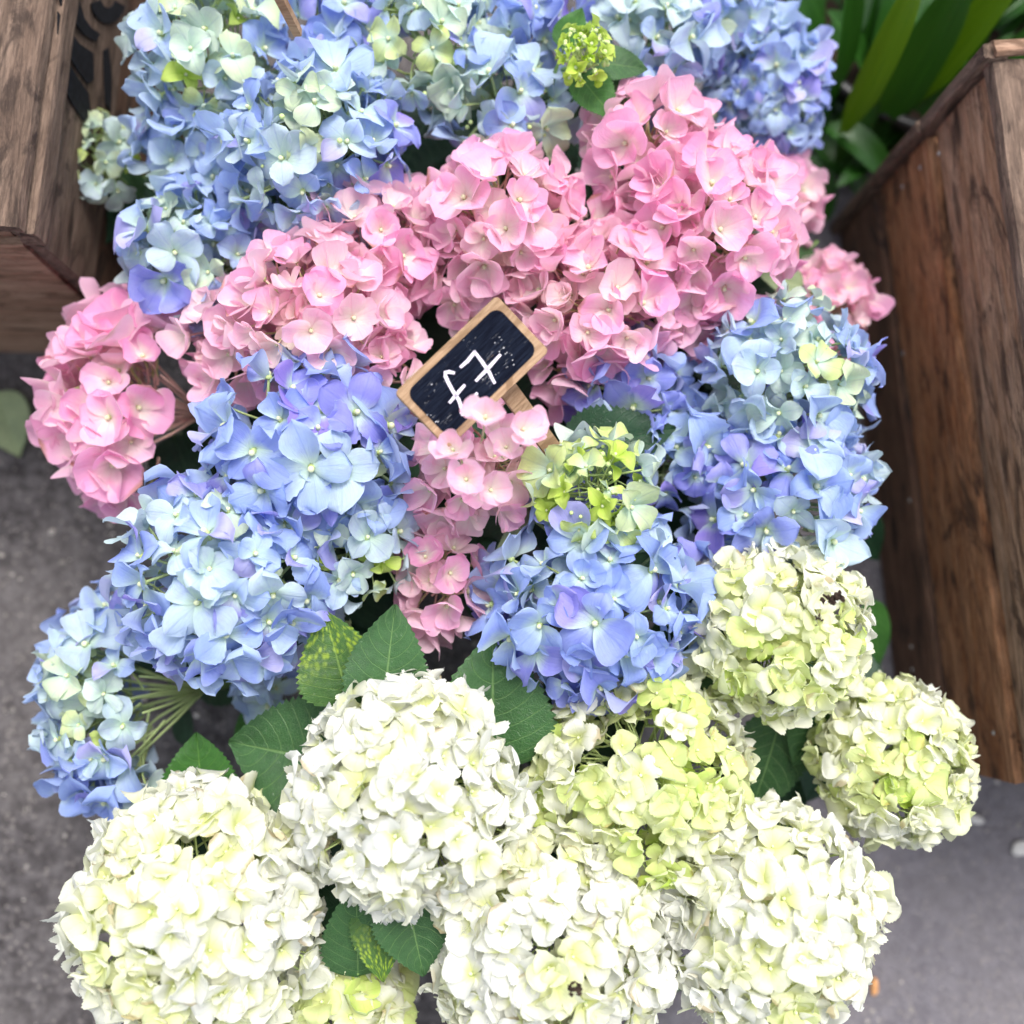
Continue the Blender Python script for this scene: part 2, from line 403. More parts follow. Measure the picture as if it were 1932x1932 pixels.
# rim strips nailed over the far end: up the side and across the top
def strip(name, p0, p1, wdir, width, facing, thick, mat, parent, seed):
    if (p1 - p0).cross(wdir).dot(facing) < 0: p0, p1 = p1, p0
    return board(name, p0, p1, wdir, width, thick, mat, parent, seed)
strip('rim_strip', A - dA * 0.014 + out * 0.008, A - dA * 0.014 + out * 0.008 + UP * 0.23, dA, 0.013, out, 0.022, MAT['wood_grey'], rc, 31)
strip('rim_strip', A - dA * 0.014 + out * 0.006 + UP * 0.233, A - dA * 0.014 + out * 0.006 + UP * (CH + 0.016), dA, 0.014, out, 0.020, MAT['wood_grey'], rc, 32)
strip('rim_strip', A - dA * 0.0145 + UP * (CH + 0.021) - out * 0.002, A - dA * 0.0145 - out * W + UP * (CH + 0.021), dA, 0.014, UP, 0.006, MAT['wood_light'], rc, 33)
# far end panel
strip('end_board', A - out * 0.017 , A - out * W, UP, CH * 0.48, -dA, 0.012, MAT['wood_brown'], rc, 34)
strip('end_board', A - out * 0.017 + UP * CH * 0.5, A - out * W + UP * CH * 0.5, UP, CH * 0.49, -dA, 0.012, MAT['wood_brown'], rc, 35)
strip('end_board', B - out * 0.017 , B - out * W, UP, CH * 0.48, dA, 0.012, MAT['wood_brown'], rc, 36)
strip('end_board', B - out * 0.017 + UP * CH * 0.5, B - out * W + UP * CH * 0.5, UP, CH * 0.49, dA, 0.012, MAT['wood_brown'], rc, 37)
def nail(p, nrm, parent, r=0.0022):
    V, F = [], []
    a = nrm.orthogonal().normalized(); b = nrm.cross(a)
    for k in range(8):
        c, s = math.cos(k * .785), math.sin(k * .785); V.append(p + (a * c + b * s) * r)
    for k in range(8):
        c, s = math.cos(k * .785), math.sin(k * .785); V.append(p + (a * c + b * s) * r * 0.6 + nrm * r * 0.45)
    for k in range(8): F.append((k, (k + 1) % 8, 8 + (k + 1) % 8, 8 + k))
    F.append(tuple(range(8, 16)))
    mesh_obj('nail', [v - parent.location for v in V], F, MAT['nail'], parent)
MAT['nail'] = simple('pale_nail_head', (0.42, 0.40, 0.37), 0.45, 0.5, 0.2, 300)
for (f, z) in ((0.035, 0.205), (0.035, 0.165), (0.05, 0.25), (0.30, 0.12), (0.55, 0.10), (0.80, 0.06), (0.84, 0.055), (0.93, 0.20)):
    nail(A + (B - A) * f + out * (0.0006 if not 0.112 < z < 0.231 else -0.003) + UP * z, out, rc)

# left crate
C0 = PX(305, 673, 0); Cn = PX(339 , 373, 0)
eY = (Cn - C0).normalized(); eX = Vector((eY.y, -eY.x, 0))        # eX points to +x
if eX.x < 0: eX = -eX
lc = empty('wooden_crate', C0 - eX * 0.1, 'weathered brown wooden crate with black stencilled print, top left corner', 'crate', 'old wooden crates')
FLX = (PX(-400, 660, 0) - C0).normalized(); FLX.z = 0
# front face towards the viewer: planks lie level
fz = [0.0, 0.150, 0.312]
for k in range(2):
    strip('front_board', C0 + FLX * 0.016 + UP * (fz[k] + .001), C0 + FLX * 0.372 + UP * (fz[k] + .001), UP, fz[k + 1] - fz[k] - 0.003, -eY, 0.015, MAT['wood_light'], lc, 40 + k)
strip('front_board', C0 + FLX * 0.018 + eY * 0.004 + UP * 0.314, C0 + FLX * 0.372 + eY * 0.004 + UP * 0.314, UP, 0.024, -eY, 0.012, MAT['wood_light'], lc, 44)
# side towards the flowers: corner cleat, rim plank and recessed printed planks
F0 = C0; LEN = 0.62
strip('side_board', C0 + UP * 0.309 + eX * 0.005, C0 + eY * LEN + UP * 0.309 + eX * 0.005, UP, 0.027, eX, 0.018, MAT['wood_grey'], lc, 51)
strip('side_board', C0 + eY * .002 + UP * 0.198, C0 + eY * LEN + UP * 0.198, UP, 0.109, eX, 0.014, MAT['wood_grey'], lc, 52)
strip('side_board', C0 + eY * .001 - eX * 0.002 + UP * 0.100, C0 + eY * LEN - eX * 0.002 + UP * 0.100, UP, 0.095, eX, 0.014, MAT['wood_brown'], lc, 53)  # lower planks darker, the shade of the side put into their colour
strip('side_board', C0 + eY * .003 + UP * 0.002, C0 + eY * LEN + UP * 0.002, UP, 0.094, eX, 0.014, MAT['wood_brown'], lc, 54)
tb = [0.0, 0.085, 0.175, 0.265, 0.36]
for k in range(4):
    strip('top_board', C0 - eX * (tb[k] + 0.001) - eY * .002 + UP * (CH + 0.016), C0 - eX * (tb[k] + 0.001) + eY * LEN + UP * (CH + 0.016), -eX, tb[k + 1] - tb[k] - 0.003, UP, 0.012, MAT['wood_grey'], lc, 60 + k)
# stencilled print on the printed planks
def on_side(px, py, depth=0.0):
    d = (q @ Vector((px - 966, -(py - 966), -FPX))).normalized()
    o = Vector((0, 0, CAM_H)); n = eX; c = C0 - eX * depth
    return o + d * ((c - o).dot(n) / d.dot(n))
def ink_shape(pts):
    P = [on_side(x, y, -0.0022) - lc.location for x, y in pts]
    n = len(P); V = P + [p - eX * 0.001 for p in P]
    F = [tuple(range(n))] + [(i, n + i, n + (i + 1) % n, (i + 1) % n) for i in range(n)]
    o = mesh_obj('stencil_print', V, F, MAT['ink'], lc, smooth=False)
    bm = bmesh.new(); bm.from_mesh(o.data); bmesh.ops.recalc_face_normals(bm, faces=bm.faces)
    bmesh.ops.triangulate(bm, faces=bm.faces); bm.to_mesh(o.data); bm.free()
def arc(cx, cy, r0, r1, a0, a1, sy=1.0, n=9):
    o_ = [(cx + r1 * math.cos(R(a0 + (a1 - a0) * i / n)), cy + sy * r1 * math.sin(R(a0 + (a1 - a0) * i / n))) for i in range(n + 1)]
    i_ = [(cx + r0 * math.cos(R(a1 + (a0 - a1) * i / n)), cy + sy * r0 * math.sin(R(a1 + (a0 - a1) * i / n))) for i in range(n + 1)]
    return o_ + i_
ink_shape([(104, -40), (140, -40), (150, 0), (160, 34), (172, 52), (190, 64), (182, 78), (160, 66), (140, 40), (116, 10)])
ink_shape([(110, 22), (128, 52), (150, 82), (176, 100), (178, 150), (166, 158), (148, 134), (128, 100), (110, 74)])
ink_shape([(110, 88), (128, 116), (148, 148), (168, 176), (172, 218), (158, 228), (140, 200), (120, 164), (110, 144)])
ink_shape(arc(205, -6, 14, 34, 20, 165, 1.5))
ink_shape([(196, 96), (206, 90), (212, 150), (210, 210), (200, 196)])

# ---------------------------------------------------------------- petals
def petal_mesh(name, seed, mat, W=0.9, twist=0.6, tip=0.45, claw=0.75, cup=0.25, rise=0.25, droop=0.3, ruffle=0.1, teeth=0.0, nu=8, nv=6):
    r = random.Random(seed)
    V, F, UV = [], [], []
    peak = claw / (claw + tip); norm = (peak ** claw) * ((1 - peak) ** tip)
    ph1, ph2, ph3 = r.random() * 6.28, r.random() * 6.28, r.random() * 6.28
    asym = r.uniform(-0.12, 0.12); tw = r.uniform(-twist, twist)
    for i in range(nu + 1):
        t = 0.03 + 0.97 * i / nu; tt = min(t, 1.0)
        hw = 0.5 * W * (tt ** claw) * (max(0.0, 1 - tt) ** tip) / norm
        hw = max(hw, 0.035 if i < nu else 0.0)
        for j in range(nv + 1):
            s = -1 + 2 * j / nv
            y = hw * math.sin(s * math.pi / 2)
            x = t
            if teeth and abs(s) == 1 and 0 < i < nu: y *= 1 + teeth * (1 if i % 2 else -1) * r.uniform(.5, 1.2)
            if teeth and i == nu: x += 0.0
            z = cup * (y / (0.5 * W)) ** 2 * W * 0.5 + rise * math.sin(min(1, t * 1.1) * math.pi * 0.5) - droop * t ** 3
            z += ruffle * math.sin(t * 5.5 + ph1 + s * 0.8) * abs(s) ** 1.5 * (0.3 + t) * (1 if s > 0 else math.cos(ph3))
            z += ruffle * 0.5 * math.sin(s * 3.3 + ph2) * t
            z -= 0.035 * (1 - abs(s)) * (1 - t)
            yy = y + asym * t * t
            zz = z + tw * y * t
            V.append((x, yy, zz)); UV.append((t, 0.5 + 0.5 * s))
    for i in range(nu):
        for j in range(nv):
            a = i * (nv + 1) + j; F.append((a, a + nv + 1, a + nv + 2, a + 1))
    me = bpy.data.meshes.new(name); me.from_pydata(V, [], F)
    ul = me.uv_layers.new(name='UVMap')
    for p in me.polygons:
        for li in p.loop_indices: ul.data[li].uv = UV[me.loops[li].vertex_index]
    me.polygons.foreach_set('use_smooth', [True] * len(me.polygons))
    me.materials.append(mat); me.update()
    return me

PM = {'blue': [], 'pink': [], 'white': [], 'lime': []}
rr = random.Random(11)
for k in range(20):
    PM['blue'].append(petal_mesh('petal', 100 + k, MAT['blue'], W=rr.uniform(0.78, 1.16), tip=rr.uniform(0.38, 0.95), claw=rr.uniform(0.7, 1.0),
        cup=rr.uniform(-0.45, 0.8), rise=rr.uniform(0.02, 0.38), droop=rr.uniform(-0.25, 0.70), ruffle=rr.uniform(0.05, 0.19), teeth=0.05 if k % 4 == 0 else 0, nu=12 if k % 4 == 0 else 8))
for k in range(12):
    PM['pink'].append(petal_mesh('petal', 200 + k, MAT['pink'], W=rr.uniform(1.0, 1.28), tip=rr.uniform(0.30, 0.52), claw=rr.uniform(0.55, 0.75),
        cup=rr.uniform(0.2, 0.7), rise=rr.uniform(0.05, 0.30), droop=rr.uniform(-0.3, 0.15), ruffle=rr.uniform(0.01, 0.06)))
for k in range(22):
    PM['white'].append(petal_mesh('petal', 300 + k, MAT['white'], W=rr.uniform(0.98, 1.3), twist=0.3, tip=rr.uniform(0.26, 0.55), claw=rr.uniform(0.6, 0.85),
        cup=rr.uniform(-0.25, 0.7), rise=rr.uniform(0.05, 0.38), droop=rr.uniform(-0.2, 0.55), ruffle=rr.uniform(0.07, 0.20), teeth=0.045, nu=18, nv=7))
for k in range(8):
    PM['lime'].append(petal_mesh('petal', 400 + k, MAT['lime'], W=rr.uniform(0.62, 0.86), tip=rr.uniform(0.7, 1.0), claw=rr.uniform(0.6, 0.8),
        cup=rr.uniform(0.3, 0.9), rise=rr.uniform(0.2, 0.5), droop=rr.uniform(0.0, 0.5), ruffle=0.04))

def floret_mesh(name, ped_mat, bead=0.085, plen=2.6):
    bm = bmesh.new()
    bmesh.ops.create_icosphere(bm, subdivisions=2, radius=bead, matrix=Matrix.Translation((0, 0, 0.10 + bead * .6)))
    nb = len(bm.faces)
    bmesh.ops.create_cone(bm, cap_ends=True, segments=8, radius1=bead * 1.35, radius2=bead * 0.9, depth=0.10, matrix=Matrix.Translation((0, 0, 0.055)))
    nr = len(bm.faces)
    rings = []
    for k in range(5):
        z = -plen * k / 4; rad = 0.045 if k < 4 else 0.05; bx = 0.22 * math.sin(k * 0.75)
        rings.append([bm.verts.new((bx + rad * math.cos(a * 1.257), rad * math.sin(a * 1.257), z)) for a in range(5)])
    for k in range(4):
        for a in range(5): bm.faces.new((rings[k][a], rings[k][(a + 1) % 5], rings[k + 1][(a + 1) % 5], rings[k + 1][a]))
    bm.faces.ensure_lookup_table()
    for i, f in enumerate(bm.faces): f.material_index = 0 if i < nb else (1 if i < nr else 2); f.smooth = True
    bmesh.ops.recalc_face_normals(bm, faces=bm.faces)
    me = bpy.data.meshes.new(name); bm.to_mesh(me); bm.free()
    for m in (MAT['bead'], MAT['bead_rim'], ped_mat): me.materials.append(m)
    return me
FM = {'blue': floret_mesh('floret', MAT['pedicel'], 0.078, 1.9), 'pink': floret_mesh('floret', MAT['pedicel_pink'], 0.075, 1.7),
      'white': floret_mesh('floret', MAT['pedicel'], 0.075), 'lime': floret_mesh('floret', MAT['pedicel'], 0.2, 3.0)}
bmx = bmesh.new(); bmesh.ops.create_icosphere(bmx, subdivisions=2, radius=1.0)
for f in bmx.faces: f.smooth = True
BUD = bpy.data.meshes.new('bud'); bmx.to_mesh(BUD); bmx.free(); BUD.materials.append(MAT['bud'])

def lerp_stops(stops, m):
    m = max(0.0, min(0.9999, m)) * (len(stops) - 1); i = int(m); f = m - i
    return tuple(a + (b - a) * f for a, b in zip(stops[i], stops[i + 1]))
PAL = {
 'blue': [(0.56, 0.70, 0.14), (0.68, 0.78, 0.38), (0.60, 0.73, 0.68), (0.47, 0.61, 0.84), (0.33, 0.45, 0.83), (0.32, 0.33, 0.76)],
 'pink': [(0.91, 0.80, 0.66), (0.95, 0.71, 0.76), (0.96, 0.59, 0.76), (0.95, 0.47, 0.71), (0.90, 0.32, 0.59)],
 'white': [(0.50, 0.68, 0.10), (0.68, 0.81, 0.26), (0.84, 0.87, 0.56), (0.855, 0.86, 0.71), (0.83, 0.835, 0.80)],
 'lime': [(0.42, 0.60, 0.05), (0.55, 0.70, 0.12), (0.66, 0.74, 0.26)],
}

SIGN_C = PX(891, 702, 0.435)

def basis(nrm, spin):
    z = nrm.normalized(); a = z.orthogonal().normalized(); b = z.cross(a)
    x = a * math.cos(spin) + b * math.sin(spin); y = z.cross(x)
    M = Matrix.Identity(4)
    for r_ in range(3): M[r_][0], M[r_][1], M[r_][2] = x[r_], y[r_], z[r_]
    return M

NPET = [0]
petal_proto = {k: [bpy.data.objects.new('petal', me) for me in v] for k, v in PM.items()}
floret_proto = {k: bpy.data.objects.new('floret', me) for k, me in FM.items()}
bud_proto = bpy.data.objects.new('bud', BUD)

def add_floret(root, loc, nrm, size, kind, m, r, openness=0.0, npet=4):
    f = floret_proto[kind].copy(); COL.objects.link(f); f.parent = root
    f.matrix_local = Matrix.Translation(loc) @ basis(nrm, r.random() * 6.28) @ Matrix.Scale(size, 4)
    a0 = 0
    base = lerp_stops(PAL[kind], m)
    for k in range(npet):
        pk = 'lime' if kind == 'blue' and m < 0.05 else kind
        p = r.choice(petal_proto[pk]).copy(); COL.objects.link(p); p.parent = f
        el = openness + r.uniform(-0.34, 0.40)
        if kind == 'pink': el = openness + r.uniform(-0.12, 0.25)
        if kind == 'white': el = openness + r.uniform(-0.35, 0.5)
        if kind == 'lime': el = openness + r.uniform(0.0, 0.9)
        sz = r.uniform(0.78, 1.16)
        R_ = Matrix.Rotation(k * math.tau / npet + r.uniform(-0.2, 0.2), 4, 'Z') @ Matrix.Translation((0, 0, 0.045 if k % 2 else 0.0)) \
            @ Matrix.Rotation(-el, 4, 'Y') @ Matrix.Rotation(r.uniform(-0.35, 0.35), 4, 'X') @ Matrix.Diagonal((sz, sz * r.uniform(0.85, 1.12) * (1 if r.random() < .5 else -1), sz, 1))
        p.matrix_local = R_
        j = r.uniform(0.90, 1.07)
        c = [min(1, x * j) for x in base]
        if kind == 'blue' and m > 0.55 and r.random() < 0.18: c = [c[0] * 1.15, c[1] * 0.86, c[2] * 0.97]
        g = {'blue': 0.72 - 0.22 * m, 'pink': 0.95 - 0.35 * m, 'white': 0.95 - 0.40 * m, 'lime': 0.5}[kind] + r.uniform(-0.08, 0.12)
        p.color = (c[0], c[1], c[2], g)
        NPET[0] += 1
    return f

def tube(pts, r0, r1, seg=7):
    V, F = [], []
    n = len(pts)
    for i, p in enumerate(pts):
        d = (pts[min(i + 1, n - 1)] - pts[max(i - 1, 0)]).normalized()
        a = d.orthogonal().normalized(); b = d.cross(a); rad = r0 + (r1 - r0) * i / (n - 1)
        for k in range(seg): V.append(p + (a * math.cos(k * math.tau / seg) + b * math.sin(k * math.tau / seg)) * rad)
    for i in range(n - 1):
        for k in range(seg): F.append((i * seg + k, i * seg + (k + 1) % seg, (i + 1) * seg + (k + 1) % seg, (i + 1) * seg + k))
    F.append(tuple(range(seg))[::-1]); F.append(tuple((n - 1) * seg + k for k in range(seg)))
    return V, F

CENTER = PX(930, 900, 0)
HEADS = {}
def head(key, label, kind, px, py, zc, rpx, m=0.6, mamp=0.25, axis=(0, 0), fr=None, amax=100, dens=2.5, squash=0.85, aspect=1.0, ang=0,
         inner=0.4, hole=None, group=None, young_top=0.0, cat='hydrangea', open_=None, lump=0.10, keep=None, buds=0):
    r = random.Random(sum(ord(c) * (i + 3) for i, c in enumerate(key)) * 7 + 5)
    c = PX(px, py, zc); D = CAM_H - zc; k = D / FPX
    rad = rpx * k
    frw = (fr or {'blue': 57, 'pink': 55, 'white': 45, 'lime': 18}[kind]) * k
    rad_c = max(rad - frw * (0.72 if kind == 'white' else 0.45), rad * 0.55)
    root = empty('hydrangea_head', c, label, cat, group or {'blue': 'blue hydrangea heads', 'pink': 'pink hydrangea heads', 'white': 'white hydrangea heads', 'lime': 'lime green hydrangea buds'}[kind])
    HEADS[key] = root
    ax = Vector((axis[0], axis[1], 1.0)).normalized()
    qa = Vector((0, 0, 1)).rotation_difference(ax)
    frac = (1 - math.cos(R(amax))) / 2
    if kind == 'white': dens = 3.1
    if kind == 'pink': dens *= 1.08; inner = max(inner, .5) if inner > .3 else inner
    n = max(5, int(dens * frac * 4 * rad_c * rad_c / (frw * frw)))
    ca, sa = math.cos(ang), math.sin(ang)
    sd_ = Vector((r.random() * 50, r.random() * 50, 0))
    pts = []
    tot = int(n / frac)
    for i in range(tot):
        z = 1 - 2 * (i + 0.5) / tot
        if z < math.cos(R(amax)): break
        th = i * 2.399963 + r.uniform(-0.15, 0.15)
        s = math.sqrt(max(0, 1 - z * z)); pts.append((Vector((s * math.cos(th), s * math.sin(th), z)), 1.0))
    for i in range(int(n * inner)):
        z = r.uniform(max(-0.05, math.cos(R(amax))), 1); th = r.random() * 6.28; s = math.sqrt(1 - z * z)
        pts.append((Vector((s * math.cos(th), s * math.sin(th), z)), r.uniform(0.66, 0.82)))
    for d, lay in pts:
        d = (qa @ (d + Vector((r.uniform(-.09, .09), r.uniform(-.09, .09), r.uniform(-.07, .07))))).normalized()
        e = Vector((d.x * aspect, d.y, d.z * squash)); e = Vector((e.x * ca - e.y * sa, e.x * sa + e.y * ca, e.z))
        lumpf = 1 + lump * noise.noise(d * 2.3 + sd_) + r.uniform(-0.07, 0.05)
        p = e * rad_c * lay * lumpf
        wp = c + p
        if hole:
            skip = False
            for (hx, hy, hr) in hole:
                if lay == 1.0 and (PX(hx, hy, wp.z) - wp).length < hr * k: skip = True
            if skip: continue
        if keep and not keep(wp): continue
        # leave the price board free
        dd = wp - SIGN_C
        u = (dd.x + dd.y) * 0.7071; v = (dd.x - dd.y) * 0.7071
        if abs(u) < 0.062 and abs(v) < 0.042 and wp.z > 0.375: continue
        mm = m + mamp * 1.6 * noise.noise(d * 2.0 + sd_ * 1.7) + r.uniform(-0.14, 0.14)
        if lay < 1: mm -= 0.16
        nrm = Vector((e.x, e.y, e.z / squash)).normalized()
        if young_top: mm -= young_top * max(0, nrm.dot(ax)) ** 4
        nrm = (nrm + Vector((r.uniform(-1, 1), r.uniform(-1, 1), r.uniform(-1, 1))) * (0.30 if kind == 'pink' else 0.42) + Vector((0, 0, .12))).normalized()
        size = frw * (r.uniform(0.72, 1.26) if kind == 'blue' else r.uniform(0.80, 1.16)) * (0.62 + 0.38 * min(1, max(0, mm) / 0.5) if kind != 'white' else 0.82 + 0.18 * min(1, max(0, mm) * 1.3)) * (0.9 if lay < 1 else 1)
        op = open_ if open_ is not None else {'blue': 0.12, 'pink': 0.30, 'white': 0.15, 'lime': 0.2}[kind]
        add_floret(root, p, nrm, size, kind, mm, r, op)
    for i in range(buds):
        z = r.uniform(0.2, 1); th = r.random() * 6.28; s = math.sqrt(1 - z * z); d = qa @ Vector((s * math.cos(th), s * math.sin(th), z))
        b = bud_proto.copy(); COL.objects.link(b); b.parent = root
        b.location = d * rad_c * r.uniform(0.85, 1.02); s = r.uniform(0.0013, 0.0022); b.scale = (s, s, s)
    # stalks that carry the florets, then the stem down to the pot
    V, F = [], []
    core = -ax * rad * 0.55
    for i in range(14):
        z = r.uniform(max(-0.1, math.cos(R(amax))), 1); th = i * 2.4; s = math.sqrt(1 - z * z)
        d = qa @ Vector((s * math.cos(th), s * math.sin(th), z))
        tip_ = Vector((d.x, d.y, d.z * squash)) * rad_c * 0.62
        mid_ = core.lerp(tip_, 0.5) + Vector((r.uniform(-1, 1), r.uniform(-1, 1), r.uniform(-1, 1))) * rad * 0.04
        v_, f_ = tube([core, mid_, tip_], 0.0016, 0.0009, 6); b = len(V); V += v_; F += [tuple(x + b for x in ff) for ff in f_]
    mesh_obj('stalks', V, F, MAT['pedicel_pink'] if kind == 'pink' else MAT['pedicel'], root)
    foot = c.lerp(CENTER, 0.22); foot.z = 0.0
    foot = foot - c
    a = core; b1 = core - ax * 0.05; 
    pp = []
    for i in range(9):
        t = i / 8
        pp.append(((1 - t) ** 3) * a + 3 * ((1 - t) ** 2) * t * b1 + 3 * (1 - t) * t * t * Vector((foot.x, foot.y, foot.z + 0.12)) + t ** 3 * foot)
    v_, f_ = tube(pp, 0.0028, 0.0042, 8)
    mesh_obj('stem', v_, f_, MAT['stem'], root)
    return root

# ---------------------------------------------------------------- leaves
def leaf(key, b, t, wpx, zb, zt, mat='leaf', fold=0.18, curl=0.15, up=None, seed=1, teeth=0.05, twist=0.0, label=None):
    root = HEADS[key]
    pb = PX(b[0], b[1], zb) if not isinstance(b, Vector) else b
    pt = PX(t[0], t[1], zt) if not isinstance(t, Vector) else t
    ax = pt - pb; L = ax.length; ax.normalize()
    up = up or Vector((0, 0, 1)); sd = up.cross(ax).normalized() if up.cross(ax).length > .01 else Vector((1, 0, 0))
    sd = Quaternion(ax, twist) @ sd
    nr = ax.cross(sd)
    Wd = wpx * (CAM_H - (zb + zt) / 2) / FPX
    r = random.Random(seed * 31 + 7)
    nu, nv = 36, 10
    V, F, UV = [], [], []
    ph = r.random() * 6
    cl, tp = 0.46, 1.02
    peak = cl / (cl + tp); nm = peak ** cl * (1 - peak) ** tp
    for i in range(nu + 1):
        tt = i / nu
        hw = 0.5 * Wd * (max(tt, 0.0) ** cl) * ((1 - tt) ** tp) / nm
        if tt > 0.9: hw *= 0.9
        saw = (i * 0.5) % 1.0
        for j in range(nv + 1):
            s = -1 + 2 * j / nv
            h = hw * (1 + (teeth * (1.0 if i % 2 else -0.9) if abs(s) == 1 and 1 < i < nu - 1 else 0))
            y = h * s
            xo = tt * L + (0.018 * L * abs(s) ** 3 if 0 < i < nu else 0)
            z = fold * abs(y) - curl * L * tt * tt * 0.6 + 0.02 * L * math.sin(tt * 9 + ph + 2 * s) * abs(s)
            # quilted surface between side veins
            side = (tt - 0.23 * abs(s) ** 1.25) * 8.5
            z += 0.0022 * (Wd / 0.07) * abs(math.sin(math.pi * side)) * min(1, abs(s) * 3) * (1 - abs(s) * .5)
            V.append((pb + ax * xo + sd * y + nr * z) - root.location); UV.append((tt, 0.5 + 0.5 * s))
    for i in range(nu):
        for j in range(nv):
            a = i * (nv + 1) + j; F.append((a, a + nv + 1, a + nv + 2, a + 1))
    o = mesh_obj('leaf', V, F, MAT[mat], root, uvs=UV)
    if label: o['label'] = label
    # leaf stalk
    if L > 0.02:
        q0 = pb - root.location
        v_, f_ = tube([q0 + ax * 0.002, q0 - ax * 0.012 - UP * 0.006, q0 - ax * 0.02 - UP * 0.02], 0.0013, 0.0018, 6)
        mesh_obj('leaf_stalk', v_, f_, MAT['stem'], o)
    return o

# ================================================================= the flowers
# ---- blue, upper left
head('B1', 'pale blue and cream hydrangea head in the top left, right of the printed crate', 'blue', 400, 110, .30, 162, m=.44, mamp=.4)
head('B2', 'blue hydrangea head just above the small green head by the left crate', 'blue', 355, 275, .275, 108, m=.56, mamp=.35, axis=(-.4, 0))
head('B3', 'full round sky blue hydrangea head with lime middle, above the pink ones', 'blue', 600, 285, .325, 190, m=.66, mamp=.3, young_top=.25, buds=8, hole=[(640, 320, 45)])
head('B4', 'blue and mint hydrangea head hanging between the left crate and the pink flowers', 'blue', 368, 482, .285, 146, m=.54, mamp=.4, axis=(-.3, -.2), aspect=.95)
head('B4b', 'violet blue hydrangea head squeezed between the big sky blue head and the pink flowers', 'blue', 450, 395, .29, 115, m=.68, mamp=.25)
head('B5', 'small grey green immature hydrangea head touching the left crate', 'blue', 186, 305, .235, 94, m=.22, mamp=.3, fr=40, axis=(-.3, .1), lump=.2)
head('B6', 'large petalled cornflower blue hydrangea head at the top edge beside the thin stick', 'blue', 640, 50, .30, 120, m=.80, mamp=.2)
head('B7', 'loose blue and lime hydrangea head at the top, with open green centre', 'blue', 815, 100, .31, 150, m=.38, mamp=.45, hole=[(800, 130, 38)], buds=10)
head('B7b', 'pale blue hydrangea head with lime stars below the green bud cluster, over a dark gap', 'blue', 955, 215, .305, 130, m=.38, mamp=.42, buds=12, dens=2.0, hole=[(985, 270, 34)])
head('B8', 'violet blue hydrangea head cut by the top edge, left of the green bud cluster', 'blue', 985, 10, .31, 125, m=.85, mamp=.15)
head('B9', 'pale icy blue hydrangea head at the top edge, right of the green bud cluster', 'blue', 1225, 75, .29, 140, m=.50, mamp=.35)
head('B9b', 'single violet blue hydrangea cluster wedged right above the topmost pink head', 'blue', 1215, 165, .30, 72, m=.8, mamp=.15, inner=.2)
head('B10b', 'blue hydrangea head behind, at the top edge next to the strap leaves', 'blue', 1350, 45, .25, 115, m=.62, mamp=.2, fr=46)
head('B10', 'soft focus lavender blue hydrangea head at upper right against the strap leaves', 'blue', 1430, 175, .22, 155, m=.72, mamp=.25, fr=45, axis=(.4, .1), aspect=.85)
# ---- pink
head('P1', 'pale pink hydrangea head left of the price board, above the big blue one', 'pink', 600, 600, .325, 165, m=.42, mamp=.2)
head('P1b', 'pink hydrangea head at the left end of the pink band, below the mint blue head', 'pink', 465, 640, .29, 125, m=.40, mamp=.2, axis=(-.3, 0))
head('P1c', 'rose pink hydrangea head directly below the full sky blue head', 'pink', 705, 468, .31, 132, m=.50, mamp=.2)
head('P1d', 'pink hydrangea head tucked against the left corner of the price board', 'pink', 700, 690, .31, 110, m=.42, mamp=.2)
head('P2', 'pink hydrangea head above the price board, in the middle of the pink band', 'pink', 945, 412, .325, 152, m=.48, mamp=.2)
head('P2b', 'pink hydrangea head just behind the top corner of the price board', 'pink', 890, 520, .30, 115, m=.48, mamp=.2)
head('P3', 'topmost bright pink hydrangea head, below the single violet blue cluster', 'pink', 1225, 290, .315, 135, m=.55, mamp=.18)
head('P3b', 'largest bright pink hydrangea head at the right of the pink band', 'pink', 1330, 430, .315, 175, m=.58, mamp=.2)
head('P3c', 'pink hydrangea head right of the price board, above the dark leaf', 'pink', 1130, 570, .32, 150, m=.48, mamp=.2)
head('P3d', 'pink hydrangea head at the lower right of the pink band, touching the round blue head', 'pink', 1270, 590, .29, 110, m=.55, mamp=.2)
head('P2c', 'pink hydrangea head wedged left of the middle one, below a dark gap', 'pink', 825, 425, .30, 92, m=.45, mamp=.2)
head('P2d', 'pink hydrangea head between the middle and the largest bright pink ones', 'pink', 1085, 470, .30, 100, m=.5, mamp=.2)
head('P3e', 'pink hydrangea head touching the right end of the price board', 'pink', 1075, 680, .30, 88, m=.5, mamp=.2)
head('P4', 'small pink and cream hydrangea head behind, under the lavender blue head', 'pink', 1465, 375, .20, 85, m=.45, mamp=.3, fr=42, axis=(.5, 0))
head('P4b', 'soft focus pink hydrangea head nearest the right crate', 'pink', 1545, 585, .19, 108, m=.45, mamp=.2, fr=42, axis=(.7, .1), aspect=.8, ang=-.5)
head('P5', 'deep pink hydrangea head turned sideways at the left, its stalks showing', 'pink', 272, 765, .235, 203, m=.62, mamp=.25, axis=(-1.9, 0.1), amax=93, fr=58, inner=.3, dens=2.5, squash=.8, aspect=.8, hole=[(345, 790, 70)])
head('P6', 'salmon pink hydrangea head just below the price board', 'pink', 905, 880, .335, 125, m=.42, mamp=.15, fr=52)
head('P7', 'lowest pink hydrangea head, between the big blue one and the lower blue one', 'pink', 835, 1090, .30, 108, m=.52, mamp=.15, aspect=.75, fr=52)
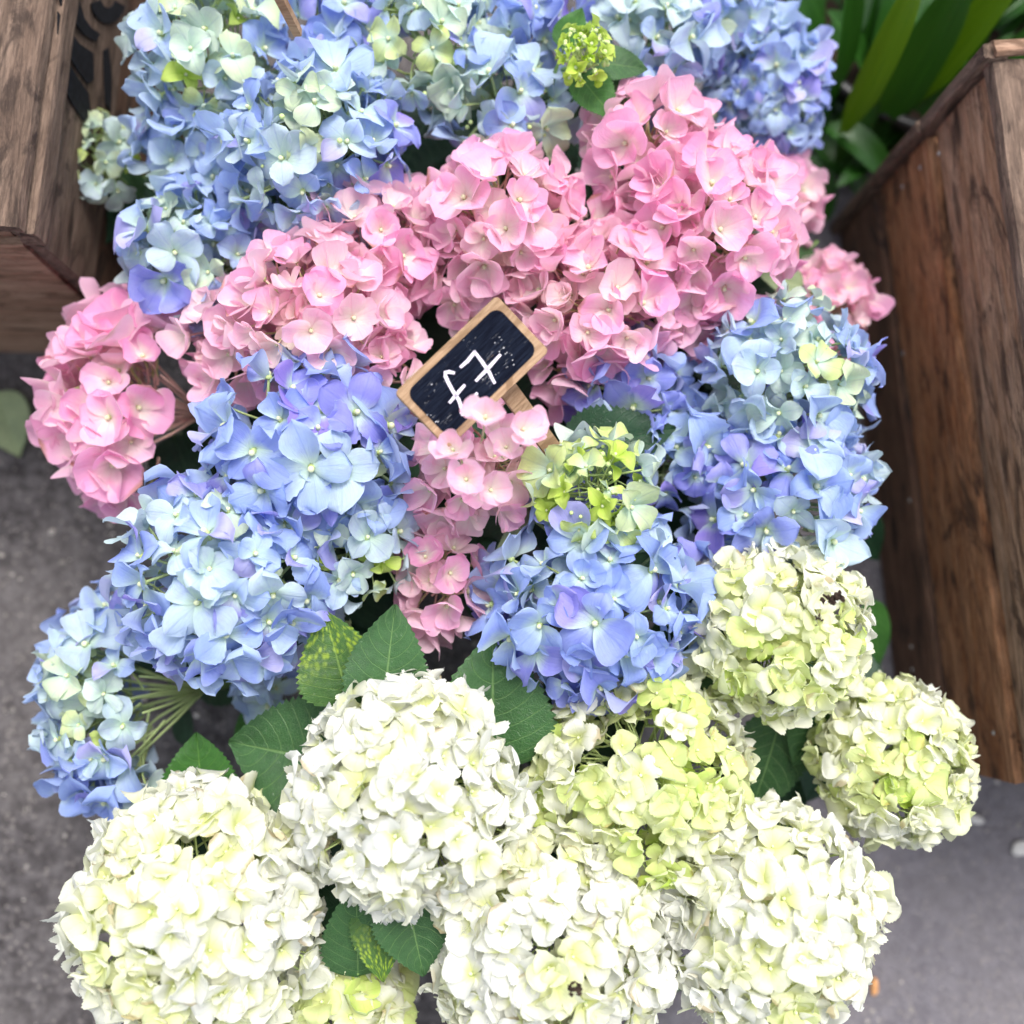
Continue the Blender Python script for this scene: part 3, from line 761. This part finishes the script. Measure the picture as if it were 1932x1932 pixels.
# ---- blue, lower half
head('B11', 'big blue hydrangea head with broad violet petals, left of the price board', 'blue', 580, 850, .335, 195, m=.80, mamp=.34, fr=68)
head('B12', 'big blue hydrangea head at the middle left, with mint florets', 'blue', 440, 1090, .325, 205, m=.66, mamp=.42, fr=62, axis=(-.25, 0))
head('B12b', 'mint and pale blue hydrangea head between the two big blue ones and the pink one', 'blue', 670, 1030, .32, 120, m=.34, mamp=.3, fr=52)
head('B12c', 'pale blue hydrangea sprig above the mottled leaf and the white heads', 'blue', 590, 1150, .285, 84, m=.45, mamp=.25, fr=52)
head('B12d', 'small pale blue sprig over bare tarmac, left of the mottled leaf', 'blue', 508, 1290, .22, 62, m=.55, mamp=.15, fr=50, inner=.1)
head('B13', 'blue hydrangea head turned sideways at the far left, its green stalks showing', 'blue', 262, 1310, .225, 215, m=.62, mamp=.35, axis=(-1.9, -.1), amax=92, fr=56, inner=.3, dens=2.3, squash=.75, aspect=.82, hole=[(290, 1300, 75)])
head('B14', 'violet blue hydrangea head under the pink band, above the dark leaf', 'blue', 1180, 735, .295, 120, m=.80, mamp=.2, aspect=1.1)
head('B15', 'round pale blue hydrangea head at the right, with mint centre, below the pink ones', 'blue', 1478, 715, .31, 172, m=.56, mamp=.35, young_top=.2)
head('B16', 'blue hydrangea head at the right, directly above the topmost white one', 'blue', 1470, 930, .295, 180, m=.72, mamp=.3)
head('B16b', 'blue hydrangea head between the lime blue one and the round one on the right', 'blue', 1285, 860, .295, 112, m=.78, mamp=.2)
head('B17', 'violet blue hydrangea head in the lower middle, above the lime white one', 'blue', 1110, 1130, .32, 205, m=.80, mamp=.28, fr=60)
head('G2', 'lime green and blue immature hydrangea head in front of the dark leaf', 'blue', 1120, 925, .365, 125, m=.16, mamp=.20, fr=62, dens=3.8, inner=.6, buds=10)
head('G1', 'bright lime green cluster of hydrangea buds at the top, framed by green leaves', 'lime', 1102, 105, .365, 66, m=.4, mamp=.5, fr=25, dens=1.9, buds=34, squash=.7, aspect=.8)
# ---- white
head('W2', 'whitest hydrangea head in the middle of the bottom, framed by green leaves', 'white', 772, 1492, .335, 220, m=.96, mamp=.30, fr=45, hole=[(985, 1335, 88), (570, 1310, 55)])
head('W1', 'creamy white hydrangea head at the bottom left corner', 'white', 378, 1705, .315, 232, m=.88, mamp=.32, fr=43, young_top=.12, axis=(-.1, 0))
head('W3', 'creamy white hydrangea head at the bottom centre, smudged with soil', 'white', 1035, 1775, .31, 226, m=.92, mamp=.34, fr=42, young_top=.12)
head('W4', 'lime tinged white hydrangea head with a dark hollow, above the bottom centre', 'white', 1212, 1462, .305, 212, m=.56, mamp=.42, fr=38, young_top=.10, hole=[(1190, 1390, 52), (1120, 1370, 30), (1270, 1400, 24)])
head('W5', 'lime and white hydrangea head topmost of the white ones, with soil crumbs', 'white', 1468, 1188, .325, 174, m=.68, mamp=.45, fr=37, young_top=.25)
head('W6', 'rightmost lime white hydrangea head, beside the right crate', 'white', 1682, 1435, .285, 160, m=.62, mamp=.45, fr=35, young_top=.25)
head('W7', 'white hydrangea head at the lower right, over open pavement', 'white', 1445, 1726, .315, 208, m=.92, mamp=.36, fr=43, young_top=.15)
head('W8', 'small lime white hydrangea head cut by the bottom edge between two larger ones', 'white', 655, 1895, .265, 132, m=.58, mamp=.3, fr=46)

# ---- leaves one can tell apart
leaf('W2', (660, 1330), (612, 1155), 160, .335, .345, 'leaf_yellow', seed=1, label='yellow mottled green leaf')
leaf('W2', (722, 1350), (744, 1142), 158, .34, .355, 'leaf', seed=2)
leaf('W2', (930, 1450), (930, 1200), 232, .31, .335, 'leaf', seed=3)
leaf('W2', (640, 1440), (428, 1400), 215, .30, .29, 'leaf', seed=4, curl=.1)
leaf('W1', (385, 1530), (368, 1384), 140, .27, .28, 'leaf_bright', seed=5)
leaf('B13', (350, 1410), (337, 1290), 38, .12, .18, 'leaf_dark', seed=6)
leaf('W8', (676, 1840), (670, 1672), 130, .30, .335, 'leaf', seed=7)
leaf('W2', (765, 1680), (799, 1845), 140, .33, .335, 'leaf', seed=8)
leaf('W2', (705, 1700), (722, 1855), 96, .315, .325, 'leaf_yellow', seed=9, label='yellow mottled green leaf')
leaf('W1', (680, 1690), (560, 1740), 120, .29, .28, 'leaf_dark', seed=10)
leaf('W4', (1475, 1345), (1422, 1550), 140, .26, .25, 'leaf', seed=11, curl=.3)
leaf('W6', (1570, 1325), (1500, 1445), 130, .27, .27, 'leaf', seed=12)
leaf('W6', (1560, 1420), (1520, 1520), 80, .18, .16, 'leaf_dark', seed=13)
leaf('W5', (1370, 1290), (1285, 1165), 100, .27, .29, 'leaf', seed=14)
leaf('W5', (1420, 1240), (1375, 1325), 90, .27, .26, 'leaf', seed=15)
leaf('W5', (1640, 1130), (1665, 1262), 60, .15, .13, 'leaf_bright', seed=16)
leaf('B16', (1600, 960), (1668, 1060), 90, .14, .10, 'leaf_dark', seed=41)  # low dark leaf added to darken the bare ground by the crate
leaf('B14', (1060, 855), (1276, 806), 145, .32, .33, 'leaf_dark', seed=17, curl=.05)
leaf('P6', (1002, 958), (930, 1050), 26, .34, .33, 'leaf_pale', seed=18)
leaf('G1', (1090, 140), (1163, 224), 88, .345, .35, 'leaf_bright', seed=19)
leaf('G1', (1120, 118), (1224, 126), 78, .345, .345, 'leaf', seed=20)
leaf('G1', (1062, 95), (1098, 12), 70, .34, .35, 'leaf_bright', seed=21)
leaf('G1', (1125, 145), (1185, 195), 58, .338, .338, 'leaf', seed=22)
leaf('B5', (240, 350), (160, 478), 96, .19, .18, 'leaf_dark', seed=23)
leaf('B5', (235, 320), (268, 375), 50, .2, .2, 'leaf', seed=24)
leaf('P3b', (1515, 540), (1430, 512), 62, .24, .26, 'leaf_pale', seed=25)
leaf('P4b', (1530, 470), (1490, 520), 50, .2, .2, 'leaf', seed=26)
leaf('W3', (1190, 1820), (1300, 1868), 60, .12, .11, 'leaf_bright', seed=27)
leaf('W3', (1150, 1640), (1275, 1705), 90, .24, .23, 'leaf_dark', seed=28)
leaf('B12d', (540, 1240), (478, 1292), 60, .16, .15, 'leaf', seed=29)
leaf('B12d', (500, 1330), (440, 1430), 60, .2, .18, 'leaf_bright', seed=30)
# ---- filler leaves added under the heads, shade put into their dark green
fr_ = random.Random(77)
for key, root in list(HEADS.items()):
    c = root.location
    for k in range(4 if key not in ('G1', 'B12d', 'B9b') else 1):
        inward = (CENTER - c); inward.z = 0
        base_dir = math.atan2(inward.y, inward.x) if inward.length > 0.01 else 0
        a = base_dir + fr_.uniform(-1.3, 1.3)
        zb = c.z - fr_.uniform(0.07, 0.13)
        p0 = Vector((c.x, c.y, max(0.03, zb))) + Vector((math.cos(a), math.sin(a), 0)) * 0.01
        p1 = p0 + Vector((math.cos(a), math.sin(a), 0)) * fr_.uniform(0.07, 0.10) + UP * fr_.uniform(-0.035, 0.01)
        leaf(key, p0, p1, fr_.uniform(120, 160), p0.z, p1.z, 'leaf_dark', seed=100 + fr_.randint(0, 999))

# ---------------------------------------------------------------- price board
sg = empty('price_sign', SIGN_C, 'small blackboard price sign reading £7, standing among the pink flowers', 'price sign')
sx = Vector((0.7071, 0.7071, 0.0)); sz_ = Vector((0.10, -0.12, 1)).normalized()
sx = (sx - sz_ * sx.dot(sz_)).normalized(); sy = sz_.cross(sx)
SM = Matrix.Identity(4)
for r_ in range(3): SM[r_][0], SM[r_][1], SM[r_][2] = sx[r_], sy[r_], sz_[r_]
def rrect(w_, h_, rad, n=6):
    P = []
    for cx, cy, a0 in ((w_ / 2 - rad, h_ / 2 - rad, 0), (-w_ / 2 + rad, h_ / 2 - rad, 90), (-w_ / 2 + rad, -h_ / 2 + rad, 180), (w_ / 2 - rad, -h_ / 2 + rad, 270)):
        for i in range(n + 1):
            a = R(a0 + 90 * i / n); P.append((cx + rad * math.cos(a), cy + rad * math.sin(a)))
    return P
def prism(name, outline, z0, z1, mat, parent, bev=0.0, M=None):
    n = len(outline); V, F = [], []
    cx = sum(p[0] for p in outline) / n; cy = sum(p[1] for p in outline) / n
    rings = [(z0, 0), (z1 - bev, 0), (z1, bev)] if bev else [(z0, 0), (z1, 0)]
    for z, ins in rings:
        for x, y in outline:
            d = Vector((x - cx, y - cy)); L = d.length or 1
            V.append((x - d.x / L * ins, y - d.y / L * ins, z))
    for k in range(len(rings) - 1):
        for i in range(n): F.append((k * n + i, k * n + (i + 1) % n, (k + 1) * n + (i + 1) % n, (k + 1) * n + i))
    F.append(tuple(range(n))[::-1]); F.append(tuple((len(rings) - 1) * n + i for i in range(n)))
    o = mesh_obj(name, V, F, mat, parent, smooth=False)
    if M is not None: o.matrix_local = M
    return o
kS = (CAM_H - 0.435) / FPX
SW, SH = 276 * kS, 148 * kS
prism('frame', rrect(SW, SH, 0.0035), -0.0035, 0.0025, MAT['wood_sign'], sg, 0.0006, SM)
prism('slate_face', rrect(SW - 0.0105, SH - 0.0105, 0.0068), 0.0010, 0.0031, MAT['slate'], sg, 0.0, SM)
stk = prism('stake', [(-0.0065, -0.085), (0.0065, -0.085), (0.0065, 0.018), (-0.0065, 0.018)], -0.0024, 0.0024, MAT['wood_sign'], sg, 0.0,
    SM @ Matrix.Translation((0.012, -SH / 2 + 0.012, -0.0078)) @ Matrix.Rotation(R(34), 4, 'X') @ Matrix.Translation((0, -0.002, 0)))
def sgn_pt(zx, zy):
    """from the close view of the sign in the photograph to sign coordinates"""
    x = (780 + zx * 0.18116) * 0.94336; y = (560 + zy * 0.18116) * 0.94336
    d = (q @ Vector((x - 966, -(y - 966), -FPX))).normalized(); o = Vector((0, 0, CAM_H))
    p = o + d * ((SIGN_C - o).dot(sz_) / d.dot(sz_)) - SIGN_C
    return Vector((p.dot(sx), p.dot(sy), 0.0032))
def stroke(name, pts, wd=0.0012):
    P = [sgn_pt(*p) for p in pts]; V, F = [], []
    left, rightp = [], []
    for i, p in enumerate(P):
        d = (P[min(i + 1, len(P) - 1)] - P[max(0, i - 1)]).normalized(); nn = Vector((-d.y, d.x, 0))
        ww = wd * (1.0 if 0 < i < len(P) - 1 else 0.75)
        if i == 0: p = p - d * 0.0004
        if i == len(P) - 1: p = p + d * 0.0004
        left.append(p + nn * ww); rightp.append(p - nn * ww)
    ol = left + rightp[::-1]; n = len(ol)
    V = [(v.x, v.y, 0.0030) for v in ol] + [(v.x, v.y, 0.0035) for v in ol]
    m_ = len(P)
    for i in range(m_ - 1):
        a, b, c_, d_ = i, i + 1, n - 2 - i, n - 1 - i
        F.append((n + a, n + d_, n + c_, n + b))
    for i in range(n): F.append((i, (i + 1) % n, n + (i + 1) % n, n + i))
    o = mesh_obj(name, V, F, MAT['chalk'], sg, smooth=False); o.matrix_local = SM
stroke('digit_stroke', [(775, 970), (850, 905), (930, 805), (935, 800)])
stroke('digit_stroke', [(928, 800), (1020, 925), (1090, 1030), (1148, 1145)])
stroke('digit_stroke', [(945, 1120), (1075, 985), (1210, 835)])
stroke('pound_stroke', [(705, 1035), (650, 1022), (608, 1030), (608, 1070), (645, 1150), (700, 1250), (755, 1330), (785, 1420), (795, 1500)])
stroke('pound_stroke', [(655, 1360), (730, 1270), (818, 1168)])
stroke('pound_stroke', [(780, 1480), (860, 1370), (955, 1258)])
# the pink floret that lies over its lower edge, and its neighbours
rp = random.Random(5)
P6 = HEADS['P6']
for (x, y, z, s, nx_, ny_) in ((915, 790, .452, 52, .1, .35), (985, 812, .43, 48, .4, .2), (855, 850, .43, 44, -.2, .2), (955, 845, .42, 42, 0, .1), (880, 905, .425, 50, -.1, 0), (925, 925, .415, 46, .2, -.1)):
    p = PX(x, y, z) - P6.location
    add_floret(P6, p, Vector((nx_, ny_, 1)), s * (CAM_H - z) / FPX, 'pink', .42, rp, .45)

# thin stick at the top edge
st = bpy.data.objects.new('wooden_stick', None)
p0, p1 = PX(562, 62, .40), PX(500, -60, .47)
v_, f_ = tube([p0 - p0, (p1 - p0) * .5, p1 - p0], 0.0042, 0.0046, 4)
o = mesh_obj('wooden_stick', v_, f_, MAT['wood_sign'], None, smooth=False); o.location = p0
tag(o, 'pale wooden stick leaning out of the blue flowers at the top edge', 'stick')

# soil crumbs lying on the white flowers
def crumb(px, py, z, s, seed, label, nn=9):
    r = random.Random(seed); bm = bmesh.new(); c = PX(px, py, z)
    for k in range(nn):
        mt = Matrix.Translation((r.gauss(0, s * .5), r.gauss(0, s * .4), r.uniform(0, s * .3))) @ Matrix.Rotation(r.random() * 6, 4, 'Z') @ Matrix.Diagonal((s * r.uniform(.2, .5), s * r.uniform(.12, .3), s * r.uniform(.12, .3), 1))
        bmesh.ops.create_icosphere(bm, subdivisions=2, radius=1, matrix=mt)
    for v in bm.verts: v.co += Vector((noise.noise(v.co * 900), noise.noise(v.co * 900 + Vector((5, 0, 0))), noise.noise(v.co * 900 + Vector((9, 0, 0))))) * s * .18
    me = bpy.data.meshes.new('soil_crumb'); bm.to_mesh(me); bm.free(); me.materials.append(MAT['soil'])
    o = bpy.data.objects.new('soil_crumb', me); o.location = c; link(o); tag(o, label, 'soil crumb', 'soil crumbs on the white flowers')
crumb(1572, 1130, .415, .0062, 1, 'larger dark soil crumb on the topmost white flower head', 14)
crumb(1541, 1168, .425, .0032, 2, 'smaller soil crumb in a cupped floret of the topmost white head', 6)
crumb(1080, 1862, .405, .0052, 3, 'black soil smudge on the soiled white flower head at bottom centre', 12)

# ---------------------------------------------------------------- strap leaved plant and its added dark pot, top right
sp0 = PX(1560, 330, 0.02)
pot = empty('plant_pot', PX(1730, 30, 0), 'black plastic pot added to darken the ground under the strap leaves at top right', 'plant pot')  # pot added and widened to blacken the bright ground here
def lathe(name, prof, mat, parent, seg=40):
    V, F = [], []
    for (rd, z) in prof:
        for k in range(seg): a = k * math.tau / seg; V.append((rd * math.cos(a), rd * math.sin(a), z))
    for i in range(len(prof) - 1):
        for k in range(seg): F.append((i * seg + k, i * seg + (k + 1) % seg, (i + 1) * seg + (k + 1) % seg, (i + 1) * seg + k))
    return mesh_obj(name, V, F, mat, parent)
lathe('pot_body', [(0.001, .002), (.17, .002), (.205, .10), (.21, .10), (.21, .112), (.20, .112), (.195, .08), (.001, .08)], MAT['black_plastic'], pot)
lathe('soil', [(.001, .095), (.08, .094), (.193, .088)], MAT['soil'], pot)

def blade(root, p0, p1, sag, wd, mat, seed, twist=0.0):
    r = random.Random(seed); nu, nv = 18, 4; V, F, UV = [], [], []
    mid = p0.lerp(p1, .5) + UP * sag
    for i in range(nu + 1):
        t = i / nu
        p = (1 - t) ** 2 * p0 + 2 * (1 - t) * t * mid + t * t * p1
        d = (2 * (1 - t) * (mid - p0) + 2 * t * (p1 - mid)).normalized()
        s_ = d.cross(UP); s_ = s_.normalized() if s_.length > .05 else Vector((1, 0, 0))
        s_ = Quaternion(d, twist * (t - .3)) @ s_; n_ = s_.cross(d)
        hw = wd * .5 * min(1, (t + .12) * 3) * (1 - t ** 4) ** .8
        for j in range(nv + 1):
            s = -1 + 2 * j / nv
            V.append(p + s_ * hw * s + n_ * hw * .35 * abs(s) - root.location); UV.append((t, .5 + .5 * s))
    for i in range(nu):
        for j in range(nv): a = i * (nv + 1) + j; F.append((a, a + nv + 1, a + nv + 2, a + 1))
    mesh_obj('leaf_blade', V, F, MAT[mat], root, uvs=UV)

def strap_mat(name, base, light):
    g = N(name); tc = g.n('ShaderNodeTexCoord'); sep = g.n('ShaderNodeSeparateXYZ'); g.l(tc.outputs['UV'], sep.inputs[0])
    s = g.math('ABSOLUTE', g.math('SUBTRACT', sep.outputs[1], .5))
    st_ = g.noise(g.mapping(tc.outputs['UV'], (1, 30, 1)), 2.0, 3)
    c = g.mix(g.rng(st_, .3, .7), base, light); c = g.mix(g.rng(s, 0, .03, .5, 0), c, light)
    p = g.pbsdf(c, .35, g.bump(st_, .3, .001), .4)
    tr = g.n('ShaderNodeBsdfTranslucent'); g.l(g.mix(1.0, c, (1.2, 1.3, .3), 'MULTIPLY'), tr.inputs[0])
    mx = g.n('ShaderNodeMixShader'); mx.inputs[0].default_value = .2; g.l(p, mx.inputs[1]); g.l(tr.outputs[0], mx.inputs[2])
    return g.done(mx.outputs[0])
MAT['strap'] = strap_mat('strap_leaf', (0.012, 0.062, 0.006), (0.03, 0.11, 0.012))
MAT['strap_light'] = strap_mat('yellowish_strap_leaf', (0.06, 0.14, 0.006), (0.12, 0.22, 0.01))  # lighter yellowish green for a few blades
spl = empty('strap_leaf_plant', PX(1620, 330, 0.0), 'plant with long glossy dark green strap leaves behind the right crate', 'plant')
B_ = [ # foot px, tip px, z foot, z tip, width px, mat
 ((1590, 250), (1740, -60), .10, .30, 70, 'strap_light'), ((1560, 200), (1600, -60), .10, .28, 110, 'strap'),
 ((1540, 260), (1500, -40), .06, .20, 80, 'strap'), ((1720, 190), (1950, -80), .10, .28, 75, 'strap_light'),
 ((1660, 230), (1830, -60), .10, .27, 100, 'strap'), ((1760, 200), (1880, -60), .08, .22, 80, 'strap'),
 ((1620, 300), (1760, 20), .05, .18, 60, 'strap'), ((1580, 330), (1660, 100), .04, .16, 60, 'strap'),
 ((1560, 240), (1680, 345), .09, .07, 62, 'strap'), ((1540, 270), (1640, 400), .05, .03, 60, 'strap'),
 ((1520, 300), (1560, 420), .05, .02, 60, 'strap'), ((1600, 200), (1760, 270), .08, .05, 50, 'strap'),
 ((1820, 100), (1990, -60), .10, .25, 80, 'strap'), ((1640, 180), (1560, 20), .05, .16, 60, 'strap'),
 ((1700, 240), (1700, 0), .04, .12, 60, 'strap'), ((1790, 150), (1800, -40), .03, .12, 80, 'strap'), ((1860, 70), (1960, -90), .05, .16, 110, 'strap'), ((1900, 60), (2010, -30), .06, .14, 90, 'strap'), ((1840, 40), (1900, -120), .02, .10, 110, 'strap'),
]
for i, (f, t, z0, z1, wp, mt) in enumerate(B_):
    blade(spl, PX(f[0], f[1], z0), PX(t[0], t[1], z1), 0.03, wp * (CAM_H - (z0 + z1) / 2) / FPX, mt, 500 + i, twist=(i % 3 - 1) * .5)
for i in range(46):  # filler blades added to make the background blacker
    p0_ = PX(fr_.uniform(1500, 1800), fr_.uniform(60, 300), .05)
    a = fr_.uniform(.2, 2.2); L_ = fr_.uniform(.10, .22)
    p1_ = p0_ + Vector((math.cos(a) * L_, math.sin(a) * L_, fr_.uniform(.03, .12)))
    if (p1_ - A).dot(out) < 0.02 and p1_.y < A.y + .05: continue
    if (p0_ - A).dot(out) < 0.02 and p0_.y < A.y + .05: continue
    blade(spl, p0_, p1_, .03, fr_.uniform(.018, .034), 'strap', 800 + i, twist=fr_.uniform(-1, 1))
for i in range(14):
    a = fr_.uniform(0, 6.28); p0_ = PX(1640, 230, .02) + Vector((fr_.uniform(-.06, .06), fr_.uniform(-.05, .05), 0))
    p1_ = p0_ + Vector((math.cos(a) * .12, math.sin(a) * .12, fr_.uniform(.02, .09)))
    if p1_.x > A.x - 0.02 and p1_.y < A.y + .03: continue
    blade(spl, p0_, p1_, .03, .024, 'strap', 700 + i)

# ---------------------------------------------------------------- small things on the ground
lf = empty('fallen_leaf', PX(20, 810, .004), 'pale green fallen leaf on the tarmac at the left edge', 'leaf')
HEADS['fallen'] = lf
lo = leaf('fallen', (-10, 740), (38, 862), 100, .012, .008, 'leaf_pale', seed=44, curl=.0, fold=.1)
lo.name = 'leaf_blade'
for ch in list(lo.children): ch.name = 'leaf_stalk'
def litter(name, px, py, s, asp, mat, label, cat, seed, ang):
    r = random.Random(seed); bm = bmesh.new(); bmesh.ops.create_icosphere(bm, subdivisions=3, radius=1)
    for v in bm.verts: v.co *= 1 + .25 * noise.noise(v.co * 1.5 + Vector((seed, 0, 0)))
    bmesh.ops.transform(bm, matrix=Matrix.Rotation(ang, 4, 'Z') @ Matrix.Diagonal((s, s * asp, s * .35, 1)), verts=bm.verts)
    me = bpy.data.meshes.new(name); bm.to_mesh(me); bm.free(); me.materials.append(mat)
    for p in me.polygons: p.use_smooth = True
    o = bpy.data.objects.new(name, me); o.location = PX(px, py, s * .25); link(o); tag(o, label, cat)
MAT['orange'] = simple('orange_scrap', (0.55, 0.28, 0.12), .8, .2, .2, 200)
litter('scrap', 1650, 1862, .0095, .42, MAT['orange'], 'small orange brown scrap on the pavement at lower right', 'scrap', 3, 1.5)
litter('pebble', 1838, 1545, .010, .5, MAT['paint'], 'whitish chip on the pavement below the right crate', 'chip', 4, -.3)
litter('pebble', 1925, 1600, .009, .9, MAT['paint'], 'pale chip at the right edge of the pavement', 'chip', 5, .4)
print('petals', NPET[0], 'objects', len(bpy.data.objects))
